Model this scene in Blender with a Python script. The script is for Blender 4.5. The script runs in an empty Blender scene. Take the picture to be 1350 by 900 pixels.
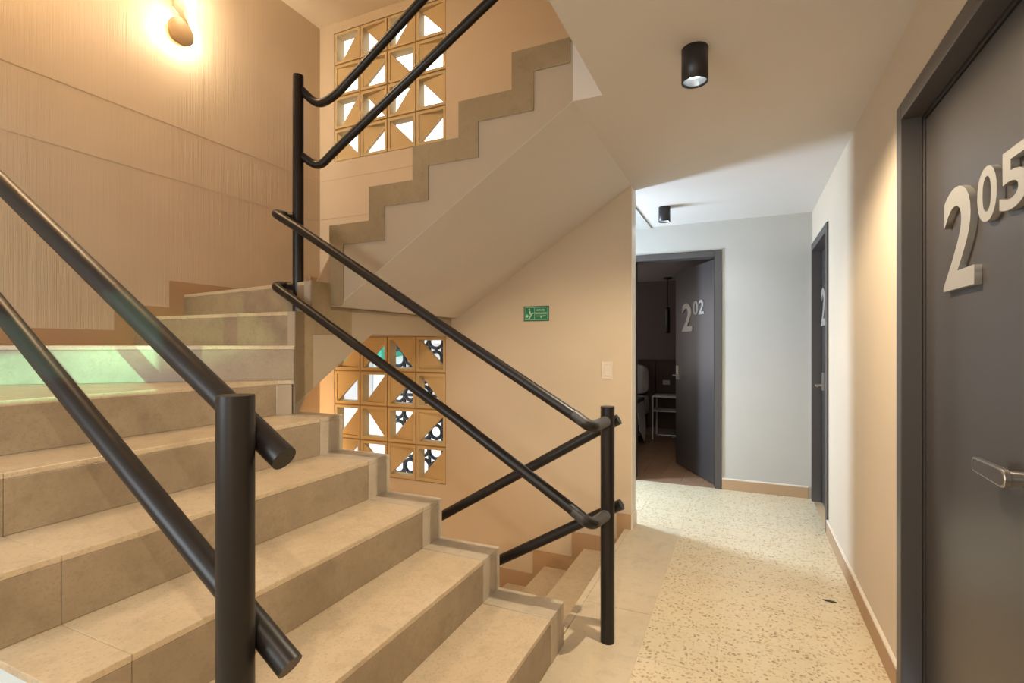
import bpy, bmesh, math, random
from mathutils import Vector, Matrix
random.seed(7)
sc = bpy.context.scene
COL = sc.collection
PI = math.pi

# ------------------------------------------------------------------ camera
cam_d = bpy.data.cameras.new('camera'); cam = bpy.data.objects.new('camera', cam_d); COL.objects.link(cam)
cam_d.sensor_fit = 'HORIZONTAL'; cam_d.sensor_width = 36.0
cam_d.lens = 36.0 * 672.82 / 1350.0
cam_d.shift_y = 6.2 / 1350.0
cam_d.clip_start = 0.05; cam_d.clip_end = 200
cam.location = (0, 0, 1.25); cam.rotation_euler = (PI/2, 0, 0.4268)
sc.camera = cam
# ------------------------------------------------------------------ world: bright hazy daylight
w = bpy.data.worlds.new('world'); sc.world = w; w.use_nodes = True
nt = w.node_tree; bg = nt.nodes['Background']
bg.inputs[0].default_value = (0.86, 0.93, 1.0, 1); bg.inputs[1].default_value = 2.2
# ------------------------------------------------------------------ view
sc.view_settings.view_transform = 'Standard'; sc.view_settings.look = 'None'
sc.view_settings.gamma = 1; sc.view_settings.use_curve_mapping = False
sc.view_settings.exposure = 0.22
# ------------------------------------------------------------------ area lights: window daylight, plus added fills without a window
def area(name, loc, rot, sx, sy, energy, col):
    d = bpy.data.lights.new(name, 'AREA'); d.shape = 'RECTANGLE'; d.size = sx; d.size_y = sy
    d.energy = energy; d.color = col
    o = bpy.data.objects.new(name, d); COL.objects.link(o); o.location = loc; o.rotation_euler = rot
    return o
area('corridor_daylight', (-1.96, 4.12, 1.30), (0, -PI/2, 0), 1.15, 0.28, 78, (0.58, 0.76, 1.0))
area('added_window_daylight', (-1.9, -1.5, 1.55), (PI/2, 0, 0), 1.5, 1.1, 38, (0.86, 0.92, 1.0))  # cool daylight for the added window behind the camera
area('hall_end_fill', (-0.1, -1.5, 1.45), (PI/2, 0, 0), 0.9, 1.5, 9, (1.0, 0.88, 0.74))  # added hall fill; the wall behind it has no window there
area('bedroom_fill', (-2.9, 6.4, 1.4), (0, -PI/2, 0), 1.2, 1.0, 9, (0.95, 0.85, 0.82))  # added fill for the dim bedroom; no window is built for it
def spot(name, loc, target, size, blend, energy, col, radius=0.02, square=False):
    d = bpy.data.lights.new(name, 'SPOT'); d.energy = energy; d.color = col; d.spot_size = size; d.spot_blend = blend
    d.shadow_soft_size = radius; d.use_square = square
    o = bpy.data.objects.new(name, d); COL.objects.link(o); o.location = loc
    o.rotation_euler = (Vector(target) - Vector(loc)).to_track_quat('-Z', 'Y').to_euler()
    return o
# added spots for the green and yellow-green patches on the turn risers
GREEN = spot('green_patch_spot', (1.6, -0.929, 1.6), (.6, -.44, 1.49), 0.5, 0.1, 1900, (0.30, 1.0, 0.66), 0.006)
PALE = spot('pale_patch_spot', (-1.2, -1.4, 1.5), (-2.85, 1.9, 1.34), 0.40, 0.7, 120, (0.68, 0.95, 0.36), 0.006, True)
PALE.scale = (1, 0.40, 1)

# ------------------------------------------------------------------ materials
def mat(name, col, rough=0.6, metal=0.0, emit=None, estr=0, spec=None):
    m = bpy.data.materials.new(name); m.use_nodes = True
    b = m.node_tree.nodes['Principled BSDF']
    b.inputs['Base Color'].default_value = (*col, 1); b.inputs['Roughness'].default_value = rough
    b.inputs['Metallic'].default_value = metal
    if spec is not None: b.inputs['Specular IOR Level'].default_value = spec
    if emit: b.inputs['Emission Color'].default_value = (*emit, 1); b.inputs['Emission Strength'].default_value = estr
    return m
def N(m, t): return m.node_tree.nodes.new(t)
def L(m, a, b): m.node_tree.links.new(a, b)
def coords(m, scale=(1, 1, 1), obj=False):
    g = N(m, 'ShaderNodeNewGeometry'); mp = N(m, 'ShaderNodeMapping'); mp.inputs['Scale'].default_value = scale
    L(m, g.outputs['Position'], mp.inputs[0]); return mp.outputs[0]
def ramp(m, fac, stops):
    r = N(m, 'ShaderNodeValToRGB'); e = r.color_ramp.elements
    while len(e) < len(stops): e.new(0.5)
    for k, (p, c) in enumerate(stops): e[k].position = p; e[k].color = (*c, 1)
    L(m, fac, r.inputs[0]); return r.outputs[0]
def noise(m, vec, scale, detail=4, rough=0.6):
    n = N(m, 'ShaderNodeTexNoise'); n.inputs['Scale'].default_value = scale; n.inputs['Detail'].default_value = detail
    n.inputs['Roughness'].default_value = rough; L(m, vec, n.inputs['Vector']); return n.outputs['Fac']
def mixc(m, f, a, b, mode='MIX'):
    x = N(m, 'ShaderNodeMix'); x.data_type = 'RGBA'; x.blend_type = mode
    for s, v in ((x.inputs[0], f), (x.inputs[6], a), (x.inputs[7], b)):
        if hasattr(v, 'links'): L(m, v, s)
        elif isinstance(v, tuple): s.default_value = (*v, 1)
        else: s.default_value = v
    return x.outputs[2]
def bump(m, h, strength, dist=0.002):
    b = N(m, 'ShaderNodeBump'); b.inputs['Strength'].default_value = strength; b.inputs['Distance'].default_value = dist
    L(m, h, b.inputs['Height']); L(m, b.outputs[0], m.node_tree.nodes['Principled BSDF'].inputs['Normal'])
def base(m): return m.node_tree.nodes['Principled BSDF'].inputs['Base Color']

def plaster(name, col, col2, bumps=0.12):
    m = mat(name, col, 0.75, spec=0.25); v = coords(m)
    c = ramp(m, noise(m, v, 1.6, 5), [(0.3, col), (0.75, col2)]); L(m, c, base(m))
    bump(m, noise(m, v, 60, 4), bumps, 0.002); return m
M = {}
M['wall'] = plaster('beige_painted_wall', (0.585, 0.485, 0.36), (0.55, 0.455, 0.335))
M['wall_grey'] = plaster('pale_grey_painted_wall', (0.47, 0.45, 0.405), (0.44, 0.42, 0.38))
M['ceiling'] = plaster('ceiling_paint', (0.62, 0.575, 0.52), (0.60, 0.555, 0.50), 0.05)
M['lit_ceiling'] = plaster('lamplit_ceiling_paint', (0.84, 0.75, 0.62), (0.82, 0.73, 0.60), 0.03)  # ceiling paint made lighter and warmer to carry the lamp glow
M['stringer'] = plaster('stair_side_paint', (0.42, 0.34, 0.25), (0.395, 0.32, 0.235), 0.06)
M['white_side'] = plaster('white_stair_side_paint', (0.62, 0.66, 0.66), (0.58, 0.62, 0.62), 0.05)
# combed plaster: vertical drags
m = M['combed'] = mat('combed_plaster', (0.6, 0.5, 0.4), 0.7, spec=0.3)
v = coords(m, (1, 85, 1.3)); n1 = noise(m, v, 1.0, 5, 0.7)
v2 = coords(m, (1, 1, 1)); n2 = noise(m, v2, 1.1, 3)
c = ramp(m, n2, [(0.3, (0.61, 0.50, 0.37)), (0.7, (0.54, 0.44, 0.32))]); L(m, c, base(m))
mm = N(m, 'ShaderNodeMath'); mm.operation = 'MULTIPLY'
mr = N(m, 'ShaderNodeMapRange'); mr.inputs[1].default_value = 0.45; mr.inputs[2].default_value = 0.65
L(m, noise(m, v2, 0.9, 2), mr.inputs[0]); 
ad = N(m, 'ShaderNodeMath'); ad.operation = 'ADD'; ad.inputs[1].default_value = 0.35; L(m, mr.outputs[0], ad.inputs[0])
L(m, n1, mm.inputs[0]); L(m, ad.outputs[0], mm.inputs[1]); bump(m, mm.outputs[0], 0.7, 0.007)
def terrazzo(name, c1, c2, speck, rough=0.28, chips=110, amt=0.5):
    m = mat(name, c1, rough); v = coords(m)
    b1 = ramp(m, noise(m, v, 3.0, 6, 0.65), [(0.3, c1), (0.7, c2)])
    b1 = mixc(m, ramp(m, noise(m, v, 11, 8, 0.75), [(0.50, (0, 0, 0)), (0.72, (.55, .55, .55))]), b1, tuple(q*.62 for q in c1))
    vo = N(m, 'ShaderNodeTexVoronoi'); vo.inputs['Scale'].default_value = chips; L(m, v, vo.inputs['Vector'])
    f = ramp(m, vo.outputs['Color'], [(0.0, (0, 0, 0)), (0.72, (0, 0, 0)), (0.8, (1, 1, 1))])
    f2 = N(m, 'ShaderNodeMath'); f2.operation = 'MULTIPLY'; f2.inputs[1].default_value = amt
    L(m, f, f2.inputs[0]); L(m, mixc(m, f2.outputs[0], b1, speck), base(m))
    rr = N(m, 'ShaderNodeMapRange'); rr.inputs[3].default_value = rough - 0.06; rr.inputs[4].default_value = rough + 0.16
    L(m, noise(m, v, 9, 4), rr.inputs[0]); L(m, rr.outputs[0], m.node_tree.nodes['Principled BSDF'].inputs['Roughness'])
    bump(m, noise(m, v, 150, 3), 0.05, 0.001)
    return m
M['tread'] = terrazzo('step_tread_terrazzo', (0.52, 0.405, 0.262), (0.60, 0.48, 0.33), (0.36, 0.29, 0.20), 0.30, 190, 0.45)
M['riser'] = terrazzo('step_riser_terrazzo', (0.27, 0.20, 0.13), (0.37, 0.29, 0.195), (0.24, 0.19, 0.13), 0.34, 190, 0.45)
M['curb'] = terrazzo('step_edge_terrazzo', (0.45, 0.38, 0.28), (0.51, 0.43, 0.325), (0.42, 0.35, 0.26), 0.30, 260, 0.3)
M['band'] = terrazzo('zigzag_band_terrazzo', (0.25, 0.18, 0.095), (0.335, 0.245, 0.14), (0.22, 0.16, 0.09), 0.4, 260, 0.3)
M['landing'] = terrazzo('landing_strip_terrazzo', (0.60, 0.50, 0.35), (0.64, 0.54, 0.39), (0.5, 0.41, 0.28), 0.28, 240, 0.3)
# hall tile with embedded stone chips
m = M['floor'] = mat('chip_terrazzo_tile', (0.6, 0.5, 0.35), 0.3); v = coords(m)
nz = N(m, 'ShaderNodeTexNoise'); nz.inputs['Scale'].default_value = 30; L(m, v, nz.inputs['Vector'])
dv = N(m, 'ShaderNodeMix'); dv.data_type = 'VECTOR'; dv.inputs[0].default_value = 0.035; L(m, v, dv.inputs[4]); L(m, nz.outputs['Color'], dv.inputs[5])
vo = N(m, 'ShaderNodeTexVoronoi'); vo.inputs['Scale'].default_value = 66; L(m, dv.outputs[1], vo.inputs['Vector'])
sp = N(m, 'ShaderNodeSeparateColor'); L(m, vo.outputs['Color'], sp.inputs[0])
chipc = ramp(m, sp.outputs[0], [(0.0, (0.66, 0.55, 0.36)), (0.28, (0.70, 0.61, 0.43)), (0.46, (0.58, 0.44, 0.25)), (0.74, (0.47, 0.34, 0.18)), (0.93, (0.30, 0.21, 0.12)), (1.0, (0.62, 0.5, 0.33))])
ds = ramp(m, vo.outputs['Distance'], [(0.33, (1, 1, 1)), (0.48, (0, 0, 0))])
bgc = ramp(m, noise(m, v, 4, 5), [(0.3, (0.66, 0.55, 0.36)), (0.7, (0.71, 0.61, 0.43))])
L(m, mixc(m, ds, bgc, chipc), base(m)); bump(m, noise(m, v, 90, 3), 0.05, 0.001)
M['joint'] = mat('pale_joint', (0.74, 0.64, 0.46), 0.7)
M['skirt'] = plaster('tan_skirting', (0.43, 0.285, 0.165), (0.40, 0.265, 0.15), 0.04)
M['skirt_top'] = mat('cream_skirting_top', (0.72, 0.64, 0.53), 0.5)
M['metal'] = mat('black_brown_painted_steel', (0.012, 0.009, 0.008), 0.38, spec=0.4); m = M['metal']
v = coords(m); bump(m, noise(m, v, 240, 2), 0.06, 0.0006)
M['weld'] = mat('grey_weld_elbow', (0.055, 0.052, 0.052), 0.42)
M['block'] = plaster('ochre_concrete_block', (0.58, 0.44, 0.24), (0.54, 0.405, 0.215), 0.10)
M['mortar'] = mat('dark_ochre_mortar', (0.30, 0.20, 0.09), 0.9)
M['door'] = mat('charcoal_door_paint', (0.048, 0.041, 0.038), 0.33); bump(M['door'], noise(M['door'], coords(M['door']), 90, 3), 0.03, 0.001)
M['frame'] = mat('charcoal_frame_paint', (0.062, 0.054, 0.050), 0.38)
M['frame_dark'] = mat('dark_rebate', (0.03, 0.024, 0.022), 0.5)
M['digit'] = mat('brushed_grey_digits', (0.33, 0.31, 0.28), 0.42, 0.35)
M['steel'] = mat('satin_steel', (0.48, 0.45, 0.41), 0.28, 0.9)
M['handle_dark'] = mat('dark_handle_face', (0.10, 0.085, 0.08), 0.35, 0.6)
M['white_plastic'] = mat('cream_plastic', (0.62, 0.54, 0.43), 0.4)
M['green'] = mat('green_sign_face', (0.01, 0.19, 0.075), 0.5)
M['green_dark'] = mat('dark_green_border', (0.006, 0.10, 0.035), 0.5)
M['sign_white'] = mat('pale_green_print', (0.42, 0.66, 0.50), 0.5)
M['black_lamp'] = mat('black_lamp_housing', (0.018, 0.016, 0.016), 0.42)
M['reflector'] = mat('reflector', (0.42, 0.46, 0.48), 0.3, 0.6)
M['spot_emit'] = mat('lamp_lens_lit', (0.9, 0.9, 0.9), 0.4, emit=(0.92, 0.97, 1.0), estr=8)
M['warm_emit'] = mat('warm_lamp_ring_lit', (0.9, 0.8, 0.6), 0.4, emit=(1.0, 0.82, 0.55), estr=14)
M['lamp_disc'] = mat('tan_lamp_disc', (0.50, 0.36, 0.20), 0.5)
M['wood'] = mat('walnut_plank', (0.16, 0.08, 0.04), 0.4); m = M['wood']
L(m, ramp(m, noise(m, coords(m, (1.2, 26, 1)), 3, 5), [(0.3, (0.17, 0.095, 0.055)), (0.7, (0.38, 0.22, 0.13))]), base(m))
M['head'] = mat('dark_wood_headboard', (0.045, 0.020, 0.016), 0.5)
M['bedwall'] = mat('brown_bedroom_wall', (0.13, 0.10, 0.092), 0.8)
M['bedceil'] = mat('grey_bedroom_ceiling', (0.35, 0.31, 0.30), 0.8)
M['linen'] = mat('grey_white_linen', (0.45, 0.43, 0.42), 0.85)
M['throw'] = mat('dark_bed_throw', (0.05, 0.048, 0.055), 0.9)
M['white_metal'] = mat('white_painted_metal', (0.5, 0.46, 0.44), 0.4)
M['outside'] = mat('white_render', (0.8, 0.8, 0.78), 0.9)
M['outside_green'] = mat('green_awning', (0.05, 0.35, 0.22), 0.8)
M['iron'] = mat('black_wrought_iron', (0.02, 0.02, 0.025), 0.5)
m = M['glass'] = bpy.data.materials.new('clear_glass'); m.use_nodes = True
b = m.node_tree.nodes['Principled BSDF']; b.inputs['Transmission Weight'].default_value = 1; b.inputs['Roughness'].default_value = 0.02
b.inputs['IOR'].default_value = 1.45
m = M['green_glass'] = bpy.data.materials.new('green_glass'); m.use_nodes = True
b = m.node_tree.nodes['Principled BSDF']; b.inputs['Transmission Weight'].default_value = 1; b.inputs['Base Color'].default_value = (0.4, 0.9, 0.65, 1)

# ------------------------------------------------------------------ mesh helpers
class MB:
    def __init__(s): s.v = []; s.f = []; s.sm = []
    def add(s, vs, fs, smooth=False):
        o = len(s.v); s.v += [tuple(p) for p in vs]
        for f in fs: s.f.append([i + o for i in f]); s.sm.append(smooth)
        return s
    def box(s, a, b):
        x0, y0, z0 = [min(p, q) for p, q in zip(a, b)]; x1, y1, z1 = [max(p, q) for p, q in zip(a, b)]
        return s.add([(x0,y0,z0),(x1,y0,z0),(x1,y1,z0),(x0,y1,z0),(x0,y0,z1),(x1,y0,z1),(x1,y1,z1),(x0,y1,z1)],
                     [(0,3,2,1),(4,5,6,7),(0,1,5,4),(1,2,6,5),(2,3,7,6),(3,0,4,7)])
    def prism(s, pts, axis, a, b):
        """polygon pts extruded along axis: x -> pts are (y,z); y -> (x,z); z -> (x,y)"""
        n = len(pts)
        def P(p, t): return {'x': (t, p[0], p[1]), 'y': (p[0], t, p[1]), 'z': (p[0], p[1], t)}[axis]
        vs = [P(p, a) for p in pts] + [P(p, b) for p in pts]
        fs = [list(range(n)), list(range(2*n-1, n-1, -1))] + [(i, (i+1) % n, (i+1) % n + n, i + n) for i in range(n)]
        return s.add(vs, fs)
    def tube(s, path, r, seg=20, cap=True):
        path = [Vector(p) for p in path]; n = len(path); rings = []
        t0 = (path[1]-path[0]).normalized(); up = Vector((0,0,1)) if abs(t0.z) < 0.95 else Vector((1,0,0))
        nrm = t0.cross(up).normalized()
        for i in range(n):
            t = (path[min(i+1, n-1)] - path[max(i-1, 0)]).normalized()
            nrm = (nrm - t*nrm.dot(t)).normalized(); bn = t.cross(nrm)
            rings.append([path[i] + r*(math.cos(2*PI*k/seg)*nrm + math.sin(2*PI*k/seg)*bn) for k in range(seg)])
        s.add([p for rg in rings for p in rg],
              [(i*seg+k, i*seg+(k+1) % seg, (i+1)*seg+(k+1) % seg, (i+1)*seg+k) for i in range(n-1) for k in range(seg)], True)
        if cap:
            s.add(rings[0], [list(range(seg-1, -1, -1))]); s.add(rings[-1], [list(range(seg))])
        return s
    def lathe(s, prof, c, axis='z', seg=28):
        """prof: (radius, height) list"""
        c = Vector(c); vs = []
        for r, h in prof:
            for k in range(seg):
                a = 2*PI*k/seg; p = (r*math.cos(a), r*math.sin(a))
                vs.append(c + {'z': Vector((p[0], p[1], h)), 'x': Vector((h, p[0], p[1])), 'y': Vector((p[0], h, p[1]))}[axis])
        s.add(vs, [(i*seg+k, i*seg+(k+1) % seg, (i+1)*seg+(k+1) % seg, (i+1)*seg+k) for i in range(len(prof)-1) for k in range(seg)], True)
        return s
    def build(s, name, m, parent=None, bevel=0, props=None):
        me = bpy.data.meshes.new(name); me.from_pydata(s.v, [], s.f); me.update()
        for p, q in zip(me.polygons, s.sm): p.use_smooth = q
        bm = bmesh.new(); bm.from_mesh(me); bmesh.ops.recalc_face_normals(bm, faces=bm.faces); bm.to_mesh(me); bm.free()
        me.materials.append(M[m] if isinstance(m, str) else m)
        o = bpy.data.objects.new(name, me); COL.objects.link(o)
        if parent:
            o.parent = parent; bpy_parent_fix(o, parent)
        if bevel:
            b = o.modifiers.new('bevel', 'BEVEL'); b.width = bevel; b.segments = 2; b.limit_method = 'ANGLE'
        for k, q in (props or {}).items(): o[k] = q
        return o
def world_of(o):
    mt = Matrix.LocRotScale(o.location, o.rotation_euler, o.scale)
    return (world_of(o.parent) @ o.matrix_parent_inverse @ mt) if o.parent else mt
def bpy_parent_fix(o, parent): o.matrix_parent_inverse = world_of(parent).inverted()
def fillet(pts, r, n=7):
    pts = [Vector(p) for p in pts]; out = [pts[0]]
    for i in range(1, len(pts)-1):
        a, b, c = pts[i-1], pts[i], pts[i+1]; d1 = (a-b); d2 = (c-b)
        q = min(r, d1.length*0.48, d2.length*0.48); p1 = b + d1.normalized()*q; p2 = b + d2.normalized()*q
        for k in range(n+1):
            t = k/n; out.append((1-t)**2*p1 + 2*t*(1-t)*b + t*t*p2)
    out.append(pts[-1]); return out
def thing(name, label, cat, loc=(0,0,0), group=None, rotz=0):
    o = bpy.data.objects.new(name, None); COL.objects.link(o); o.location = loc; o.rotation_euler = (0, 0, rotz)
    o.empty_display_size = 0.1
    o['label'] = label; o['category'] = cat
    if group: o['group'] = group
    return o
def sthing(name, label, cat='wall', loc=(0,0,0)):
    o = thing(name, label, cat, loc); o['kind'] = 'structure'; return o
def struct(name, mb, m, label, cat, bevel=0):
    return mb.build(name, m, None, bevel, {'kind': 'structure', 'label': label, 'category': cat})

# ------------------------------------------------------------------ key dimensions
H = 2.35; XR = 0.51; XL = -3.52; YB = 3.51; YE = 4.83; YN = -1.6; XC = -0.70; TOP = 4.14
RISE = 0.179; RUN = 0.30; X0 = -0.69; YI = 1.885; YO = 2.04; YA = 0.572; YA2 = 0.712
XT = -2.13; Y2 = 2.20          # turn end face, inner side of the upper flight
LOW = -2.8

# ------------------------------------------------------------------ floor
fl = sthing('floor', 'pale speckled terrazzo hall floor with a plain strip along the stairwell', 'floor')
mb = MB()
mb.box((-0.71, YN, -0.30), (XR, YE+.12, -0.002)); mb.box((XL, YN, -0.30), (-0.71, YA-.004, -0.002)); mb.box((-2.1, YB+.13, -0.30), (-0.71, YE+.12, -0.002))
mb.build('floor_bed', 'joint', fl)
cols = [(-0.39, -0.09), (-0.09, 0.214), (0.214, XR)]
g = 0.0013
tile_cache = {}
def tile(x0, x1, y0, y1, m='floor', nm='tile'):
    key = (round(x1-x0, 3), round(y1-y0, 3), m)
    cx, cy = (x0+x1)/2, (y0+y1)/2
    if key not in tile_cache:
        hx, hy = (x1-x0)/2-g, (y1-y0)/2-g
        o = MB().box((-hx, -hy, -0.018), (hx, hy, 0)).build(nm, m, fl); tile_cache[key] = o.data
    else:
        o = bpy.data.objects.new(nm, tile_cache[key]); COL.objects.link(o); o.parent = fl
    o.location = (cx, cy, 0)
ys = [4.83 - 0.305*k for k in range(22)]
for (a, b) in cols:
    for k in range(21): tile(a, b, max(ys[k+1], YN), ys[k])
# plain landing strip slabs
for (a, b) in [(-1.6, -0.9), (-0.9, 0.0), (0.0, 0.574), (0.574, 1.53), (1.53, 2.43), (2.43, 3.02), (3.02, 3.64)]:
    tile(-0.712, -0.39, a, b, 'landing', 'slab')
tile(-0.80, -0.713, 2.042, 2.199, 'landing', 'slab')
for k in range(3):
    tile(-0.712, -0.39, 3.64+k*.3966, 3.64+(k+1)*.3966)
for i in range(4):
    for k in range(4): tile(-2.1+i*.347, -2.1+(i+1)*.347, 3.64+k*.2975, 3.64+(k+1)*.2975)
for i in range(4):
    for k in range(3): tile(XL+i*.702, XL+(i+1)*.702, YN+k*.722, YN+(k+1)*.722, 'landing', 'slab')

# ------------------------------------------------------------------ ceiling
ce = MB(); ce.box((-0.565, YN, H), (XR, Y2, H+.42)); ce.box((XC, Y2, H), (XR, YE+.12, H+.42)); ce.box((XL, YN, H), (-0.565, 0.45, H+.42))
ce.box((-2.1, YB+.13, H), (XC, YE+.12, H+.42))
struct('ceiling', ce, 'ceiling', 'cream flat ceiling over the hall and corridor', 'ceiling')
ce = MB().box((-2.1, YB+.13, H-.012), (-0.78, YE, H))  # thin slab whose colour stands for shade on the corridor ceiling
struct('ceiling_shade_strip', ce, 'wall_grey', 'thin slab painting the shaded left part of the corridor ceiling', 'ceiling')
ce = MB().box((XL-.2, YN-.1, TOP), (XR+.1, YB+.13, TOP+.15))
struct('ceiling_stairwell', ce, 'lit_ceiling', 'warm lit ceiling high over the stair turn', 'ceiling')
# underside of the next flight above the near flight
ce = MB().prism([(-0.565, H+.25), (-0.565, H+.42), (-0.70, H+.42), (-2.19, H+.42+.9), (-2.19, H+1.22)], 'y', 0.50, 2.04)
struct('ceiling_flight_underside', ce, 'ceiling', 'cream underside of the next stair flight at the top edge', 'ceiling')

# ------------------------------------------------------------------ walls
wl = sthing('wall_left', 'tall beige combed plaster wall with two thin raised joint lines', 'wall')
MB().box((XL-.2, YN-.1, LOW), (XL, YB+.13, TOP)).build('wall_face', 'combed', wl)
for z in (2.745, 2.384):
    MB().box((XL, 0.3, z-.0025), (XL+.0022, YB, z+.0025)).build('joint_line', 'wall', wl)
# skirting climbing the left wall
sk = [(0.1, 1.074), (0.1, 1.174), (0.70, 1.174), (0.70, 1.349), (1.839, 1.349), (1.839, 1.511), (2.165, 1.511), (2.165, 1.690), (3.39, 1.690), (3.39, 1.868), (YB, 1.868), (YB, 1.60), (2.27, 1.60), (2.27, 1.43), (1.955, 1.43), (1.955, 1.25), (0.77, 1.25), (0.77, 1.074)]
MB().prism(sk, 'x', XL, XL+.010).build('skirting', 'skirt', wl)

SX0, SX1 = -3.350, -2.180; LZ0, LZ1 = 0.137, 1.333; UZ0, UZ1 = 2.900, 4.055
wb = sthing('wall_back', 'beige wall behind the stairs with two pierced block screens', 'wall')
mb = MB()
mb.box((XL, YB, LOW), (SX0, YB+.13, TOP)); mb.box((SX1, YB, LOW), (XC, YB+.13, H+.001)); mb.box((SX1, YB, H+.0011), (XC, YB+.13, TOP)); mb.box((XC, YB, H+.421), (XR, YB+.13, TOP))
mb.box((SX0, YB, LOW), (SX1, YB+.13, LZ0)); mb.box((SX0, YB, LZ1), (SX1, YB+.13, UZ0)); mb.box((SX0, YB, UZ1), (SX1, YB+.13, TOP))
mb.build('wall_face', 'wall', wb)
for z in (2.745, 2.40):
    MB().box((XL, YB-.003, z-.002), (-1.6, YB, z+.002)).build('joint_line', 'wall', wb)
# white corner edge
MB().box((XC, YB-.002, 0.10), (XC+.003, YB+.13, H)).build('corner_edge', 'skirt_top', wb)
# skirting stepping down with the lower flight + corner
for k in range(0, 6):
    xa = -0.73 - RUN*k; zt = -RISE*(k+1)
    x_hi = xa - .09 if k > 0 else XC
    pts = [(x_hi if k else XC, zt+.10), (xa-RUN-.09, zt+.10), (xa-RUN-.09, zt-RISE), (x_hi, zt-RISE)]
    if k == 0: pts = [(XC, zt), (XC, .10), (-0.80, .10), (-0.80, zt+.10), (xa-RUN-.09, zt+.10), (xa-RUN-.09, zt-RISE), (-0.80, zt-RISE)]
    MB().prism(pts, 'y', YB-.012, YB).build('skirting', 'skirt', wb)
MB().box((XC, YB-.012, 0), (XC+.012, YB+.13, .10)).build('skirting', 'skirt_top', wb)
# skirting on the winder, back wall
MB().box((XL+.01, YB-.012, 1.78), (-2.2, YB, 1.868)).build('skirting', 'skirt', wb)

# right wall with two door openings
D5a, D5b, DT5 = 1.20, 2.242, 2.098
D3a, D3b, DT3 = 3.945, 4.80, 2.078
mb = MB()
mb.box((XR, YN, -.3), (XR+.2, -.75, H)); mb.box((XR, -.15, -.3), (XR+.2, D5a, H)); mb.box((XR, -.75, -.3), (XR+.2, -.15, 1.30)); mb.box((XR, -.75, 1.70), (XR+.2, -.15, H)); mb.box((XR, D5b, -.3), (XR+.2, D3a, H)); mb.box((XR, D3b, -.3), (XR+.2, YE+.12, H))
mb.box((XR, D5a, DT5), (XR+.2, D5b, H)); mb.box((XR, D3a, DT3), (XR+.2, D3b, H)); mb.box((XR, YN, H), (XR+.2, YB+.2, TOP))
mb.box((XR+.17, D5a-.1, -.3), (XR+.2, D5b+.1, H)); mb.box((XR+.17, D3a-.1, -.3), (XR+.2, D3b+.1, H))
struct('wall_right', mb, 'wall', 'long beige wall on the right with two charcoal doors', 'wall')
DX0, DX1, DT2 = -0.985, -0.178, 2.095
mb = MB(); mb.box((DX1, YE, -.3), (XR+.2, YE+.12, H)); mb.box((-2.1, YE, -.3), (DX0, YE+.12, H)); mb.box((DX0, YE, DT2), (DX1, YE+.12, H))
struct('wall_end', mb, 'wall_grey', 'short pale grey wall at the end of the corridor beside the open door', 'wall')
# wall behind the camera and its added window opening
wx0, wx1, wz0, wz1 = -2.7, -1.1, 0.95, 2.15
mb = MB(); mb.box((XL, YN-.12, -.3), (wx0, YN, H)); mb.box((wx1, YN-.12, -.3), (XR+.1, YN, H)); mb.box((wx0, YN-.12, -.3), (wx1, YN, wz0)); mb.box((wx0, YN-.12, wz1), (wx1, YN, H))
mb.box((XL, YN-.12, H), (XR+.1, YN, TOP))
struct('wall_near', mb, 'wall', 'beige wall behind the camera with an added window', 'wall')
wn = sthing('added_window', 'added window with one green pane, unseen behind the camera', 'window', (-1.9, YN, 1.5))  # unseen window added to light the hall and stairs
mb = MB()
for a, b in (((wx0, wz0), (wx0+.05, wz1)), ((wx1-.05, wz0), (wx1, wz1)), ((wx0, wz0), (wx1, wz0+.05)), ((wx0, wz1-.05), (wx1, wz1)), ((-1.93, wz0), (-1.88, wz1))):
    mb.box((a[0], YN-.08, a[1]), (b[0], YN-.03, b[1]))
mb.build('window_frame', 'frame', wn)  # frame of the added window
MB().box((wx0+.05, YN-.06, wz0+.05), (-1.93, YN-.054, wz1-.05)).build('pane', 'glass', wn)
MB().box((-1.88, YN-.06, wz0+.05), (wx1-.05, YN-.054, wz1-.05)).build('pane', 'green_glass', wn)  # green pane of the added window
hs = sthing('light_slot', 'added slotted plate in the right wall, shaping the green light patch', 'window', (XR+.09, -.45, 1.5))  # added unseen plate; its slot shapes the green spot's beam
mb = MB(); mb.box((XR+.088, -.75, 1.30), (XR+.092, -.56, 1.70)); mb.box((XR+.088, -.339, 1.30), (XR+.092, -.15, 1.70)); mb.box((XR+.088, -.56, 1.30), (XR+.092, -.339, 1.461)); mb.box((XR+.088, -.56, 1.517), (XR+.092, -.339, 1.70))
mb.build('slot_plate', 'frame', hs)
# corridor branch window wall
mb = MB(); y0, y1, z0, z1 = 3.95, 4.32, 0.6, 2.0
mb.box((-2.22, YB+.131, -.3), (-2.1, y0, H)); mb.box((-2.22, y1, -.3), (-2.1, YE+.12, H)); mb.box((-2.22, y0, -.3), (-2.1, y1, z0)); mb.box((-2.22, y0, z1), (-2.1, y1, H))
struct('wall_corridor', mb, 'wall_grey', 'grey corridor wall with narrow window hidden behind the stair wall', 'wall')
wn = sthing('window_2', 'narrow corridor window hidden behind the stair wall', 'window', (-2.1, 4.13, 1.3))
mb = MB(); mb.box((-2.18, y0, z0), (-2.12, y0+.03, z1)); mb.box((-2.18, y1-.03, z0), (-2.12, y1, z1)); mb.box((-2.18, y0, z0), (-2.12, y1, z0+.03)); mb.box((-2.18, y0, z1-.03), (-2.12, y1, z1))
mb.build('window_frame', 'frame', wn)
MB().box((-2.155, y0+.03, z0+.03), (-2.149, y1-.03, z1-.03)).build('pane', 'glass', wn)
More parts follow.
